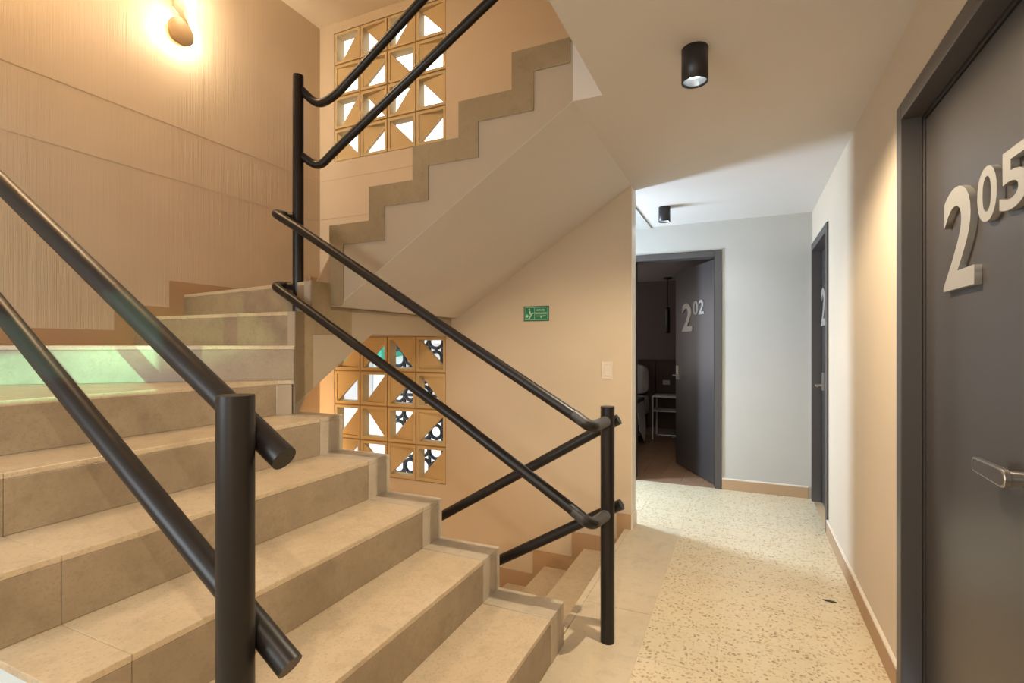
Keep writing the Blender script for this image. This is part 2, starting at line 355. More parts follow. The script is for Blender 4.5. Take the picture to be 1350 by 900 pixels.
# walls of the lower stairwell
mb = MB(); mb.box((-0.71, YA, LOW), (-0.60, YB, -.30)); mb.box((XL, 0.35, LOW), (-0.6, 0.45, -.30)); mb.box((XL, 0.35, LOW-.1), (-0.6, YB+.13, LOW))
struct('wall_lower_stairwell', mb, 'wall', 'beige walls and floor of the stairwell below', 'wall')

# baseboards
def board(name, label, a, b, horizontal):
    t = sthing(name, label, 'baseboard')
    (x0, y0), (x1, y1) = a, b
    MB().box((x0, y0, 0), (x1, y1, .088)).build('board', 'skirt', t, .001)
    MB().box((x0, y0, .088), (x1, y1, .100)).build('top_edge', 'skirt_top', t, .002)
board('baseboard_right', 'tan baseboard with a cream top along the right wall between the doors', (XR-.014, D5b), (XR, D3a), False)
board('baseboard_end', 'short tan baseboard on the grey end wall', (DX1+.002, YE-.014), (XR-.03, YE), True)

# ------------------------------------------------------------------ breeze block screens
def block_mesh(open_):
    hx, hz, d = 0.1405, 0.1430, 0.078
    ix, iz = hx-.023, hz-.023; jx, jz = ix-.005, iz-.005
    mb = MB()
    vs = [(-hx,0,-hz),(hx,0,-hz),(hx,0,hz),(-hx,0,hz), (-ix,0,-iz),(ix,0,-iz),(ix,0,iz),(-ix,0,iz),
          (-jx,d,-jz),(jx,d,-jz),(jx,d,jz),(-jx,d,jz), (-hx,d,-hz),(hx,d,-hz),(hx,d,hz),(-hx,d,hz)]
    fs = []
    for a in range(4):
        b = (a+1) % 4
        fs += [(a, b, 4+b, 4+a), (4+a, 4+b, 8+b, 8+a), (8+a, 8+b, 12+b, 12+a), (12+a, 12+b, b, a)]
    mb.add(vs, fs)
    C = {'UR': (-1, -1), 'UL': (1, -1), 'LR': (-1, 1), 'LL': (1, 1)}[open_]
    c = (C[0]*ix, C[1]*iz); A = (-C[0]*ix, C[1]*iz); B = (C[0]*ix, -C[1]*iz)
    tri = [(c[0], .008, c[1]), (A[0], .045, A[1]), (B[0], .012, B[1]), (c[0]*.96, .070, c[1]*.96), (A[0]*.96, .068, A[1]*.96), (B[0]*.96, .040, B[1]*.96)]
    mb.add(tri, [(0,1,2), (5,4,3), (0,3,4,1), (1,4,5,2), (2,5,3,0)])
    return mb
def screen(name, label, z0, z1, rows, loc):
    t = thing(name, label, 'screen', (sum((SX0, SX1))/2, YB, z0))
    MB().box((0,0,0),(0,0,0))
    pw, ph = (SX1-SX0)/4, (z1-z0)/4
    # mortar grid, recessed
    mb = MB()
    for i in range(5): x = SX0+i*pw; mb.box((max(x-.006, SX0), YB+.012, z0), (min(x+.006, SX1), YB+.10, z1))
    for i in range(5): z = z0+i*ph; mb.box((SX0, YB+.0125, max(z-.007, z0)), (SX1, YB+.0995, min(z+.007, z1)))
    mb.build('mortar', 'mortar', t)
    cache = {}
    for r, row in enumerate(rows):
        for c, o_ in enumerate(row):
            if o_ not in cache:
                o = block_mesh(o_).build('breeze_block', 'block', t); cache[o_] = o.data
            else:
                o = bpy.data.objects.new('breeze_block', cache[o_]); COL.objects.link(o); o.parent = t; bpy_parent_fix(o, t)
            o.location = (SX0+(c+.5)*pw, YB+.004, z1-(r+.5)*ph); o.scale = (1, 1, ph/.299)
    return t
UP = [['UL','LL','UL','LL'], ['LR','LR','UR','LR'], ['UL','LL','UL','LL'], ['UR','LR','UR','LR']]
LO = [['UL','LR','LL','UR'], ['LR','UL','LR','LL'], ['UL','LL','UL','LR'], ['LR','UR','LR','UL']]
screen('block_screen', 'ochre pierced block screen high on the stair wall, beside the ceiling', UZ0, UZ1, UP, None)
screen('block_screen', 'ochre pierced block screen low on the stair wall, under the upper flight', LZ0, LZ1, LO, None)

# ------------------------------------------------------------------ near flight (going up to the left) with the turn
f1 = thing('stair_flight', 'speckled terrazzo stair flight rising left from the hall floor to the turn', 'stairs', (-1.4, 1.3, 0))
prof = [(X0+.001, -0.30)]
for k in range(6):
    x = X0 - RUN*k - .018; prof += [(x, RISE*k - (.018 if k else .3)), (x, RISE*(k+1)-.018)]
prof += [(-2.26, 1.056), (-2.26, .66), (-1.05, -.06), (-1.05, -.3)]
prof = prof[1:]
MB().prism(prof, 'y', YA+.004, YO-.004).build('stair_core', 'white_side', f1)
def piece(nm, m, a, b, bev=.002): return MB().box(a, b).build(nm, m, f1, bev)
for k in range(6):
    x = X0 - RUN*k; z = RISE*(k+1); gg = .0003
    xb = x - RUN if k < 5 else x - .12
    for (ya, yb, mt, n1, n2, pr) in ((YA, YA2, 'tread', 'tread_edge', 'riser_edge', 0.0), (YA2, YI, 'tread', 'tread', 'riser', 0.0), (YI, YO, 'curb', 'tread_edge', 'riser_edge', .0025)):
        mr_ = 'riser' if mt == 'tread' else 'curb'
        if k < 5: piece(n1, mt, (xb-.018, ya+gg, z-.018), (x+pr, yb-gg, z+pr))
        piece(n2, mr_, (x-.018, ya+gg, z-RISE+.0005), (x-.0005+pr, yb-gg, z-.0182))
# winder treads
A7, B7 = (XT-.0005, 1.945), (XL, 0.768)
A8, B8 = (XT, 1.952), (XL, 1.954)
A9, B9 = (XT, 2.06), (XL, 2.265)
A10, B10 = (XT-.005, 2.21), (XL, 3.43)
xk = X0-5*RUN
polys = [
    ([(xk, YA), (xk, YO-.09), A7, B7, (XL, YA)], 1.074, .80, 'tread'),
    ([A7, A8, B8, B7], 1.253, 1.10, 'tread'),
    ([A8, A9, B9, B8], 1.432, 1.20, 'tread'),
    ([A9, (XT, 2.205), A10, B10, B9], 1.604, 1.33, 'tread'),
    ([A10, (XT-.005, YB), (XL, YB), B10], 1.78, 1.33, 'tread')]
for pts, zt, zb, mt in polys:
    MB().prism(pts, 'z', zt-.02, zt).build('winder_tread', mt, f1, .0015)
    cx = sum(p[0] for p in pts)/len(pts); cy = sum(p[1] for p in pts)/len(pts)
    q = [(cx+(p[0]-cx)*.99, cy+(p[1]-cy)*.99) for p in pts]
    MB().prism(q, 'z', zb, zt-.021).build('winder_core', 'stringer', f1)
def vriser(a, b, z0, z1, parent=f1, m='riser'):
    a, b = Vector(a), Vector(b); d = (b-a).normalized(); n = Vector((-d.y, d.x))
    if n.dot(Vector((0, 0))-a) < 0: n = -n
    # faces towards the camera side, slab 12 mm thick set just proud of the core
    p = [a, b, b-n*.014, a-n*.014]; p = [(q+n*.001) for q in p]
    MB().prism([tuple(q) for q in p], 'z', z0, z1).build('winder_riser', m, parent, .001)
vriser(A7, B7, 1.0745, 1.2325, m='riser'); vriser(A8, B8, 1.2535, 1.4115); vriser(A9, B9, 1.4325, 1.5835); vriser(A10, B10, 1.6045, 1.7595)
# end face of the turn and its zigzag band
plate = [(1.90, .87), (1.95, .87), (1.95, 1.431), (2.06, 1.431), (2.06, 1.603), (2.2, 1.603), (2.2, 1.47), (YB-.001, 1.47), (YB-.001, 1.325), (2.556, 1.325), (2.04, 1.0), (1.90, .91)]
plate = plate[1:-1]
MB().prism(plate, 'x', XT-.05, XT+.0005).build('end_face', 'stringer', f1)
bandp = [(1.95, .95), (1.95, 1.432), (2.06, 1.432), (2.06, 1.604), (2.2, 1.604), (2.2, 1.476), (2.37, 1.476), (2.37, 1.315), (2.07, 1.315), (2.07, 1.02)]
MB().prism(bandp, 'x', XT, XT+.005).build('zigzag_band', 'band', f1)

# ------------------------------------------------------------------ upper flight
f2 = thing('stair_flight', 'upper stair flight climbing right with a beige side and tan zigzag band', 'stairs', (-1.4, 2.85, 1.9))
X2 = [-2.131, -1.850, -1.565, -1.290, -1.000, -0.712]; Z2 = [1.930, 2.112, 2.285, 2.463, 2.638]
prof = [(-2.13, 1.476)]
for k in range(5): prof += [(X2[k], Z2[k]-.02), (X2[k+1], Z2[k]-.02)]
prof[1] = (-2.13, Z2[0]-.02)
prof += [(-.70, 2.618), (-.70, 2.352), (-2.075, 1.476)]
MB().prism(prof, 'y', Y2, YB-.001).build('stair_core', 'stringer', f2)
outer = []
for k in range(5): outer += [(X2[k], Z2[k]), (X2[k+1], Z2[k])]
outer = [(X2[0], 1.476)] + outer
inner = [(-0.712, 2.525), (-0.888, 2.525), (-0.888, 2.344), (-1.179, 2.344), (-1.179, 2.172), (-1.469, 2.172), (-1.469, 1.995), (-1.745, 1.995), (-1.745, 1.815), (-2.030, 1.815), (-2.030, 1.50), (-2.045, 1.476)]
MB().prism(outer+inner, 'y', Y2-.005, Y2+.0).build('zigzag_band', 'band', f2)
for k in range(5):
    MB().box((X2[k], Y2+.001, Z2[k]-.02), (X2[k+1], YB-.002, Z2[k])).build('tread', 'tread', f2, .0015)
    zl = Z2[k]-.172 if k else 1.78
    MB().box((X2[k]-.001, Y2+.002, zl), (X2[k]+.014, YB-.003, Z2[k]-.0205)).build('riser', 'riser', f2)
MB().prism([(-2.075, 1.4755), (-.70, 2.3515), (-.70, 2.3495), (-2.074, 1.474), (-2.13, 1.474), (-2.13, 1.4755)], 'y', Y2, YB-.001).build('underside', 'ceiling', f2)
# ------------------------------------------------------------------ lower flight
f0 = thing('stair_flight', 'stair flight going down under the upper flight, seen behind the railing post', 'stairs', (-1.4, 2.85, -.2))
prof = [(-0.73, -.05)]
for k in range(7): prof += [(-.74-RUN*k, -RISE*(k+1)-.02), (-.74-RUN*(k+1), -RISE*(k+1)-.02)]
prof += [(prof[-1][0], prof[-1][1]-.25), (-0.74, -.45)]
prof[0] = (-.74, -.45); prof = prof[:-1]
MB().prism(prof, 'y', Y2, YB-.013).build('stair_core', 'stringer', f0)
for k in range(7):
    xa = -.73-RUN*k; z = -RISE*(k+1)
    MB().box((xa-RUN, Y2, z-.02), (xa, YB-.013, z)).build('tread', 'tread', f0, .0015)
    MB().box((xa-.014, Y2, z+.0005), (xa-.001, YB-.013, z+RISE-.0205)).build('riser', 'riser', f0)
MB().box((-.745, Y2, -.02), (-.7125, YB, -.0)).build('nosing', 'landing', f0, .0015)

# ------------------------------------------------------------------ railings
RP, RR = .0295, .0232
near = thing('stair_railing', 'black steel railing nearest the camera, one thick post in view with two sloping pipes', 'railing', (-.80, .60, RISE))
NP = (-.796, .602)
MB().tube([(NP[0], NP[1], RISE), (NP[0], NP[1], 1.166)], .0305, 32).build('post', 'metal', near, .0015)
NR_Y = .652
up_a, up_s = (-.737, 1.052), .613; lo_a, lo_s = (-.722, .690), .640
def rail_line(a, s, x): return (x, NR_Y, a[1] + (a[0]-x)*s)
MB().tube([rail_line(up_a, up_s, up_a[0]), rail_line(up_a, up_s, -2.1)], RR, 28).build('rail', 'metal', near, .001, {'label': 'upper sloping pipe'})
MB().tube([rail_line(lo_a, lo_s, lo_a[0]), rail_line(lo_a, lo_s, -2.1)], RR, 28).build('rail', 'metal', near, .001, {'label': 'lower sloping pipe'})
for a, s in ((up_a, up_s), (lo_a, lo_s)):
    p = rail_line(a, s, NP[0]); MB().tube([(p[0], NP[1]+.02, p[2]), (p[0], NR_Y-.012, p[2])], .013, 14).build('bracket', 'metal', near)

MB().tube([(-2.05, NP[1], RISE*5+.001), (-2.05, NP[1], 1.93)], .0305, 32).build('post', 'metal', near, .0015)
far = thing('stair_railing', 'black steel railing round the stairwell with crossing pipes and two posts', 'railing', (-.527, 2.137, 0))
FP = (-.527, 2.137)
MB().tube([(*FP, 0), (*FP, .995)], RP, 28).build('post', 'metal', far, .0015)
TP = (-2.267, 2.10)
MB().tube([(*TP, 1.432), (*TP, 2.760)], RP, 28).build('post', 'metal', far, .0015)
YF = 1.985
# rails of the near flight
pu = fillet([(-2.262, TP[1], 1.965), (-2.352, TP[1]-.01, 1.985), (-2.325, YF, 1.975), (-2.105, YF, 1.852), (-1.185, YF, 1.299), (-.617, YF, .965), (-.556, YF, .925), (-.530, 2.112, .933)], .05)
MB().tube(pu, .0232, 22).build('rail', 'metal', far, 0, {'label': 'upper pipe beside the near flight'})
pl = fillet([(-2.262, TP[1], 1.575), (-2.352, TP[1]-.01, 1.590), (-2.325, YF, 1.580), (-2.11, YF, 1.461), (-1.185, YF, .928), (-.617, YF, .578), (-.556, YF, .535), (-.530, 2.112, .540)], .05)
MB().tube(pl, .0232, 22).build('rail', 'metal', far, 0, {'label': 'lower pipe beside the near flight'})
for z0, z1 in ((.925, .933), (.535, .540)):
    p = fillet([(-.630, YF, z0+.05), (-.556, YF, z0), (-.530, 2.112, z1)], .05)
    MB().tube(p, .0238, 22).build('elbow', 'weld', far)
# rails of the upper flight
MB().tube(fillet([(-2.26, 2.11, 2.69), (-2.175, 2.15, 2.595), (-2.05, 2.15, 2.622), (-0.75, 2.15, 3.455)], .07), .0225, 22).build('rail', 'metal', far, 0, {'label': 'upper pipe of the upper flight'})
MB().tube(fillet([(-2.26, 2.11, 2.32), (-2.165, 2.15, 2.245), (-2.06, 2.15, 2.315), (-0.75, 2.15, 3.077)], .07), .0225, 22).build('rail', 'metal', far, 0, {'label': 'lower pipe of the upper flight'})
# rails of the lower flight
for x, z, s, lab in ((-.492, .935, .603, 'upper pipe going down'), (-.480, .570, .585, 'lower pipe going down')):
    MB().tube([(x, 2.195, z), (x-1.75, 2.195, z-1.75*s)], .0232, 22).build('rail', 'metal', far, .001, {'label': lab})

# ------------------------------------------------------------------ text helper
def text_mesh(name, s, size, depth, m, parent, mw, offset=0.0, sx=1.0, bev=0.0):
    cu = bpy.data.curves.new(name, 'FONT'); cu.body = s; cu.size = size; cu.extrude = depth/2; cu.offset = offset
    cu.align_x = 'LEFT'; cu.resolution_u = 6; cu.bevel_depth = bev
    t = bpy.data.objects.new('tmp', cu); COL.objects.link(t)
    dg = bpy.context.evaluated_depsgraph_get(); me = bpy.data.meshes.new_from_object(t.evaluated_get(dg))
    bpy.data.objects.remove(t)
    xs = [v.co.x for v in me.vertices]; zs = [v.co.y for v in me.vertices]
    x0, y0, y1 = min(xs), min(zs), max(zs)
    for v in me.vertices: v.co.x = (v.co.x-x0)*sx; v.co.y -= y0
    me.materials.clear(); me.materials.append(M[m]); me.name = name
    o = bpy.data.objects.new(name, me); COL.objects.link(o); o.parent = parent; o.matrix_parent_inverse = world_of(parent).inverted()
    return o, (max(xs)-x0)*sx, (y1-y0)
def fit_text(name, s, x, z, wd, ht, m, parent, frame, depth):
    """fits the glyph to a box wd x ht at (x,z) in the plane given by frame (origin, right, up, out)"""
    O, Rr, Uu, Nn = frame
    o, w0, h0 = text_mesh(name, s, 1.0, depth, m, parent, Matrix.Identity(4), 0.018)
    for v in o.data.vertices:
        v.co = Vector((v.co.x*wd/w0, v.co.y*ht/h0, v.co.z))
    p = Vector(O) + Vector(Rr)*x + Vector(Uu)*z + Vector(Nn)*depth/2
    mw = Matrix((( *[Rr[0], Uu[0], Nn[0]], p[0]), (*[Rr[1], Uu[1], Nn[1]], p[1]), (*[Rr[2], Uu[2], Nn[2]], p[2]), (0,0,0,1)))
    o.matrix_basis = mw
    return o

# ------------------------------------------------------------------ doors in the right wall
def side_door(name, label, ya, yb, top, handle_kind):
    t = sthing(name, label, 'door', (XR, (ya+yb)/2, 0))
    fw = .058; px = XR-.012
    f = MB()
    f.box((px, yb-fw, 0), (XR+.05, yb, top)); f.box((px, ya, 0), (XR+.05, ya+fw, top)); f.box((px, ya+fw, top-fw), (XR+.05, yb-fw, top))
    f.build('door_frame', 'frame', t, .002)
    f = MB(); f.box((XR+.0505, yb-fw-.012, 0), (XR+.10, yb-.005, top-.005)); f.box((XR+.0505, ya+.005, 0), (XR+.10, ya+fw+.012, top-.005)); f.box((XR+.0505, ya+fw+.012, top-fw-.012), (XR+.10, yb-fw-.012, top-.005))
    f.build('door_stop', 'frame_dark', t, .001)
    lf = MB().box((XR+.055, ya+fw+.016, .008), (XR+.098, yb-fw-.016, top-fw-.016)).build('door_leaf', 'door', t, .002)
    return t, lf, XR+.055
# near door 205
t, lf, xf = side_door('door_1', 'large charcoal door numbered 205 nearest the camera', D5a, D5b, DT5, 0)
fr = ((xf, 0, 0), (0, -1, 0), (0, 0, 1), (-1, 0, 0))
fit_text('digit', '2', -1.945, 1.413, .226, .290, 'digit', lf, fr, .016)
fit_text('digit', '0', -1.700, 1.560, .112, .137, 'digit', lf, fr, .016)
fit_text('digit', '5', -1.574, 1.560, .134, .137, 'digit', lf, fr, .016)
# lever handle
hy_, hz_ = 1.482, .957
mb = MB().tube([(xf, hy_, hz_), (xf-.034, hy_, hz_)], .017, 24)
pts = []
for k in range(13):
    a = -PI/2 + PI*k/12 ; pts.append((hy_ - .021*math.cos(a)*1.0, hz_ + .021*math.sin(a)))
for k in range(7):
    a = PI/2 + PI*k/6; pts.append((hy_+.148 - .011*math.cos(a)*0 + .010*math.sin((k/6)*PI), hz_+.001 + .0175*math.cos((k/6)*PI)))
mb.prism(pts, 'x', xf-.047, xf-.033)
hd = mb.build('door_handle', 'steel', lf, .002)
q = [(hy_+.063+(p[0]-hy_-.063)*.93, hz_+(p[1]-hz_)*.80) for p in pts]
MB().prism(q, 'x', xf-.0480, xf-.0465).build('handle_face', 'handle_dark', lf)
# far door 203
t, lf, xf = side_door('door_2', 'narrow-looking charcoal door at the far end of the right wall', D3a, D3b, DT3, 0)
fr = ((xf, 0, 0), (0, -1, 0), (0, 0, 1), (-1, 0, 0))
fit_text('digit', '2', -4.60, 1.405, .226, .288, 'digit', lf, fr, .022)
fit_text('digit', '0', -4.35, 1.551, .108, .134, 'digit', lf, fr, .022)
fit_text('digit', '3', -4.23, 1.551, .110, .134, 'digit', lf, fr, .022)
mb = MB().box((xf-.012, 4.60, .905), (xf, 4.66, 1.045)).tube([(xf, 4.63, .945), (xf-.05, 4.63, .945)], .010, 16).tube([(xf-.05, 4.635, .945), (xf-.052, 4.55, .945)], .009, 14)
mb.build('door_handle', 'steel', lf, .001)

# open door 202 in the end wall
t = sthing('door_3', 'open charcoal door numbered 202 in the end wall, leaf swung into the room', 'door', ((DX0+DX1)/2, YE, 0))
fw = .055
mb = MB(); py = YE-.012
mb.box((DX1-fw, py, 0), (DX1, YE+.13, DT2)); mb.box((DX0, py, 0), (DX0+fw, YE+.13, DT2)); mb.box((DX0+fw, py, DT2-fw), (DX1-fw, YE+.13, DT2))
mb.build('door_frame', 'frame', t, .002)
mb = MB().box((DX1-fw-.012, YE+.05, 0), (DX1-fw-.0005, YE+.06, DT2-fw))
mb.build('door_stop', 'frame_dark', t)
A = Vector((-.236, 4.900, 0)); B = Vector((-.638, 5.630, 0)); d = (B-A).normalized(); n = Vector((d.y, -d.x, 0))
if n.y > 0: n = -n
th = .042; Lf = .885
pts = [A, A+d*Lf, A+d*Lf-n*th, A-n*th]
lf = MB().prism([(p.x, p.y) for p in pts], 'z', .012, 2.03).build('door_leaf', 'door', t, .002)
fr = (tuple(A), tuple(-d), (0, 0, 1), tuple(n))
fit_text('digit', '2', -.70, 1.398, .235, .285, 'digit', lf, fr, .010)
fit_text('digit', '0', -.436, 1.553, .105, .136, 'digit', lf, fr, .010)
fit_text('digit', '2', -.316, 1.553, .110, .136, 'digit', lf, fr, .010)
def leafbox(l0, l1, z0, z1, d0, d1, mb):
    c = [A+d*l0+n*d0, A+d*l1+n*d0, A+d*l1+n*d1, A+d*l0+n*d1]
    return mb.prism([(p.x, p.y) for p in c], 'z', z0, z1)
mb = leafbox(.79, .85, .90, 1.045, 0, .014, MB())
c = A+d*.82+n*.014; mb.tube([(c.x, c.y, .945), ((c+n*.045).x, (c+n*.045).y, .945)], .010, 14)
c2 = c+n*.042; c3 = c2-d*(-.0); e = c2 - d*.10
mb.tube([(c2.x, c2.y, .945), (e.x, e.y, .945)], .009, 14); leafbox(.852, .887, .93, 1.02, -.03, -.01, mb)
mb.build('door_handle', 'steel', lf, .001)
for z in (.25, 1.0, 1.8):
    MB().tube([(A.x+.006, A.y-.008, z), (A.x+.006, A.y-.008, z+.09)], .007, 10).build('hinge', 'frame_dark', t)

# ------------------------------------------------------------------ bedroom beyond the open door
RY = 7.45; RZ = 2.17
fb = sthing('floor_bedroom', 'brown wooden plank floor of the dark bedroom', 'floor')
MB().box((-3.0, YE+.0, -.3), (.6, RY+.1, -.012)).build('floor_bed', 'head', fb)
pl_ = None
for k in range(19):
    x0 = -3.0+.19*k
    for j in range(3):
        ya = YE+.001 + j*.95 - (k % 3)*.28; yb = min(ya+.948, RY); ya = max(ya, YE+.001)
        if x0 < -.98 and False: continue
        MB().box((x0+.001, ya, -.012), (x0+.189, yb, 0)).build('plank', 'wood', fb)
mb = MB(); mb.box((-3.1, YE+.12, 0), (-3.0, RY+.1, RZ)); mb.box((.6, YE+.12, 0), (.7, RY+.1, RZ)); mb.box((-3.1, RY, 0), (.7, RY+.1, RZ))
mb.box((-3.0, YE+.121, 0), (DX0, YE+.13, RZ)); mb.box((DX1, YE+.121, 0), (.6, YE+.13, RZ))
struct('wall_bedroom', mb, 'bedwall', 'dark brown walls of the bedroom beyond the open door', 'wall')
mb = MB().box((-3.1, YE+.12, RZ), (.7, RY+.1, RZ+.1)); struct('ceiling_bedroom', mb, 'bedceil', 'dim grey ceiling of the bedroom', 'ceiling')
hb = thing('headboard', 'wide dark wooden headboard panel against the bedroom wall', 'headboard', (-1.6, RY, 0))
for k in range(4):
    MB().box((-3.0+.62*k+.002, RY-.035, .10), (-3.0+.62*(k+1)-.002, RY-.001, 1.035)).build('panel', 'head', hb, .003)
MB().box((-3.0, RY-.045, 1.036), (-.52, RY-.001, 1.06)).build('top_rail', 'head', hb)
so = thing('power_outlet', 'small pale outlet plate on the headboard above the bedside table', 'outlet', (-.98, RY-.04, .74))
MB().box((-1.04, RY-.043, .71), (-.945, RY-.0355, .775)).build('plate', 'white_metal', so, .002)
MB().box((-1.02, RY-.0445, .725), (-.965, RY-.0431, .76)).build('socket', 'linen', so)
ns = thing('bedside_table', 'white metal framed bedside shelf with two levels beside the bed', 'table', (-.95, 7.2, 0))
nx0, nx1, ny0, ny1 = -1.13, -.66, 7.02, RY-.05
MB().box((nx0, ny0, .565), (nx1, ny1, .585)).build('shelf', 'white_metal', ns, .002)
MB().box((nx0, ny0, .375), (nx1, ny1, .39)).build('shelf', 'white_metal', ns, .002)
for x in (nx0, nx1-.02):
    for y in (ny0, ny1-.02):
        MB().box((x, y, 0 if True else 0), (x+.02, y+.02, .5645)).build('leg', 'white_metal', ns)
def cushion(mb, c, sx, sy, sz, n=14, m_=9, pw=3.2):
    vs = []; 
    for i in range(m_+1):
        ph = -PI/2 + PI*i/m_
        for j in range(n*2):
            th_ = PI*j/n
            f = lambda v, e: math.copysign(abs(v)**e, v)
            vs.append((c[0]+sx*f(math.cos(ph), .8)*f(math.cos(th_), .45), c[1]+sy*f(math.sin(ph), 1.0), c[2]+sz*f(math.cos(ph), .8)*f(math.sin(th_), .45)))
    N2 = n*2
    mb.add(vs, [(i*N2+j, i*N2+(j+1) % N2, (i+1)*N2+(j+1) % N2, (i+1)*N2+j) for i in range(m_) for j in range(N2)], True); return mb
bd = thing('bed', 'bed with white sheet and dark throw, only its side seen through the door', 'bed', (-2.1, 6.5, 0))
MB().box((-2.95, 5.5, .10), (-1.24, RY-.05, .30)).build('bed_frame', 'head', bd, .01)
for x in (-2.9, -1.32):
    for y in (5.6, 7.2): MB().box((x, y, 0), (x+.06, y+.06, .099)).build('leg', 'head', bd)
MB().box((-2.95, 5.5, .301), (-1.22, RY-.05, .56)).build('mattress', 'linen', bd, .04)
MB().box((-2.97, 6.15, .561), (-1.20, 6.85, .585)).box((-1.219, 6.15, .30), (-1.195, 6.85, .5845)).build('throw', 'throw', bd, .006)
mb = MB(); mb.add([(-1.19, 6.30, .53), (-1.19, 6.78, .53), (-1.15, 6.70, .18), (-1.14, 6.56, .05), (-1.16, 6.34, .22), (-1.194, 6.30, .54), (-1.194, 6.78, .54), (-1.16, 6.70, .18), (-1.15, 6.56, .05), (-1.168, 6.34, .22)],
                  [(0,1,2,3,4), (9,8,7,6,5), (0,5,6,1), (1,6,7,2), (2,7,8,3), (3,8,9,4), (4,9,5,0)]); mb.build('sheet_corner', 'linen', bd)
pw_ = thing('pillow', 'white pillow propped against the headboard on the bed', 'pillow', (-1.5, 7.2, .6))
cushion(MB(), (-1.52, 7.20, .79), .33, .09, .21).build('cushion', 'linen', pw_)
pd = thing('pendant_lamp', 'slim black pendant cylinder on a cord in the dark bedroom', 'lamp', (-.94, 7.1, RZ))
px_, py_ = -.935, 7.10
MB().lathe([(.0001, 0), (.055, 0), (.055, -.02), (.0001, -.02)], (px_, py_, RZ)).build('canopy', 'black_lamp', pd)
MB().tube([(px_, py_, RZ-.02), (px_, py_, 1.77)], .006, 8).build('cord', 'black_lamp', pd)
MB().lathe([(.0001, 1.775), (.028, 1.77), (.031, 1.75), (.031, 1.43), (.026, 1.425), (.0001, 1.45)], (px_, py_, 0)).build('lamp_shade', 'black_lamp', pd)

# ------------------------------------------------------------------ ceiling spot lamps
def ceiling_spot(x, y, label, r, hgt, energy, col):
    t = thing('ceiling_spotlight', label, 'lamp', (x, y, H), 'black cylinder ceiling spots')
    MB().lathe([(r*.92, 0), (r, -.001), (r, -hgt), (r*.93, -hgt-.001), (r*.88, -hgt+.004), (r*.86, -hgt+.034), (r*.86, -.003), (r*.5, -.002)], (x, y, H), 'z', 40).build('housing', 'black_lamp', t)
    MB().lathe([(r*.855, -hgt+.006), (r*.62, -hgt+.032)], (x, y, H), 'z', 40).build('reflector', 'reflector', t)
    MB().lathe([(.0001, -hgt+.028), (r*.55, -hgt+.028), (r*.62, -hgt+.031), (.0001, -hgt+.034)], (x, y, H), 'z', 32).build('lens', 'spot_emit', t)
    s = spot('spot_light', (x, y, H-hgt-.004), (x, y, 0), 2.75, .45, energy, col, .010)
ceiling_spot(-.166, 1.998, 'black cylinder ceiling spot above the hall, its lens glowing', .047, .125, 94, (1.0, .84, .62))
ceiling_spot(-.574, 4.177, 'small black cylinder ceiling spot in the corridor before the open door', .045, .115, 10, (.95, .95, 1.0))
ceiling_spot(-.05, -.35, 'black cylinder ceiling spot behind the camera', .047, .125, 48, (1.0, .86, .68))

# ------------------------------------------------------------------ wall lamps
def sconce(y, z, label, energy, col):
    t = thing('wall_lamp', label, 'lamp', (XL, y, z))
    MB().lathe([(.0001, .012), (.05, .012), (.05, 0), (.0001, 0)], (XL, y, z), 'x', 30).build('wall_plate', 'lamp_disc', t)
    MB().lathe([(.008, .012), (.008, .050)], (XL, y+.0, z+.03), 'x', 16).build('stem', 'lamp_disc', t)
    MB().lathe([(.0001, .064), (.080, .062), (.088, .056), (.080, .050), (.0001, .048)], (XL, y, z), 'x', 40).build('disc', 'lamp_disc', t)
    MB().lathe([(.028, .013), (.040, .016), (.040, .022), (.028, .025)], (XL, y, z), 'x', 32).build('light_ring', 'warm_emit', t)
    # bracket and clear globe above
    MB().prism([(y-.055, z+.30), (y+.02, z+.30), (y+.015, z+.13), (y+.05, z+.075), (y-.01, z+.105), (y-.055, z+.135)], 'x', XL+.045, XL+.062).build('bracket', 'lamp_disc', t, .002)
    MB().box((XL, y-.035, z+.22), (XL+.046, y, z+.26)).build('bracket_arm', 'lamp_disc', t)
    MB().lathe([(.0001, -.03)] + [(.03*math.sin(PI*k/10), -.03*math.cos(PI*k/10)) for k in range(1, 10)] + [(.0001, .03)], (XL+.07, y+.06, z+.25), 'z', 18).build('bulb', 'warm_emit', t)
    d = bpy.data.lights.new('bulb_light', 'POINT'); d.energy = energy*.16; d.color = col; d.shadow_soft_size = .03
    o = bpy.data.objects.new('bulb_light', d); COL.objects.link(o); o.location = (XL+.16, y+.09, z+.30)
    d = bpy.data.lights.new('wall_lamp_light', 'POINT'); d.energy = energy; d.color = col; d.shadow_soft_size = .012
    o = bpy.data.objects.new('wall_lamp_light', d); COL.objects.link(o); o.location = (XL+.036, y, z-.0)
sconce(2.215, 3.373, 'glowing round wall lamp with tan centre disc on the combed plaster wall', 20, (1.0, .84, .60))
sconce(2.30, 0.45, 'matching warm wall lamp one storey down, hidden under the stair turn', 58, (1.0, .64, .33))

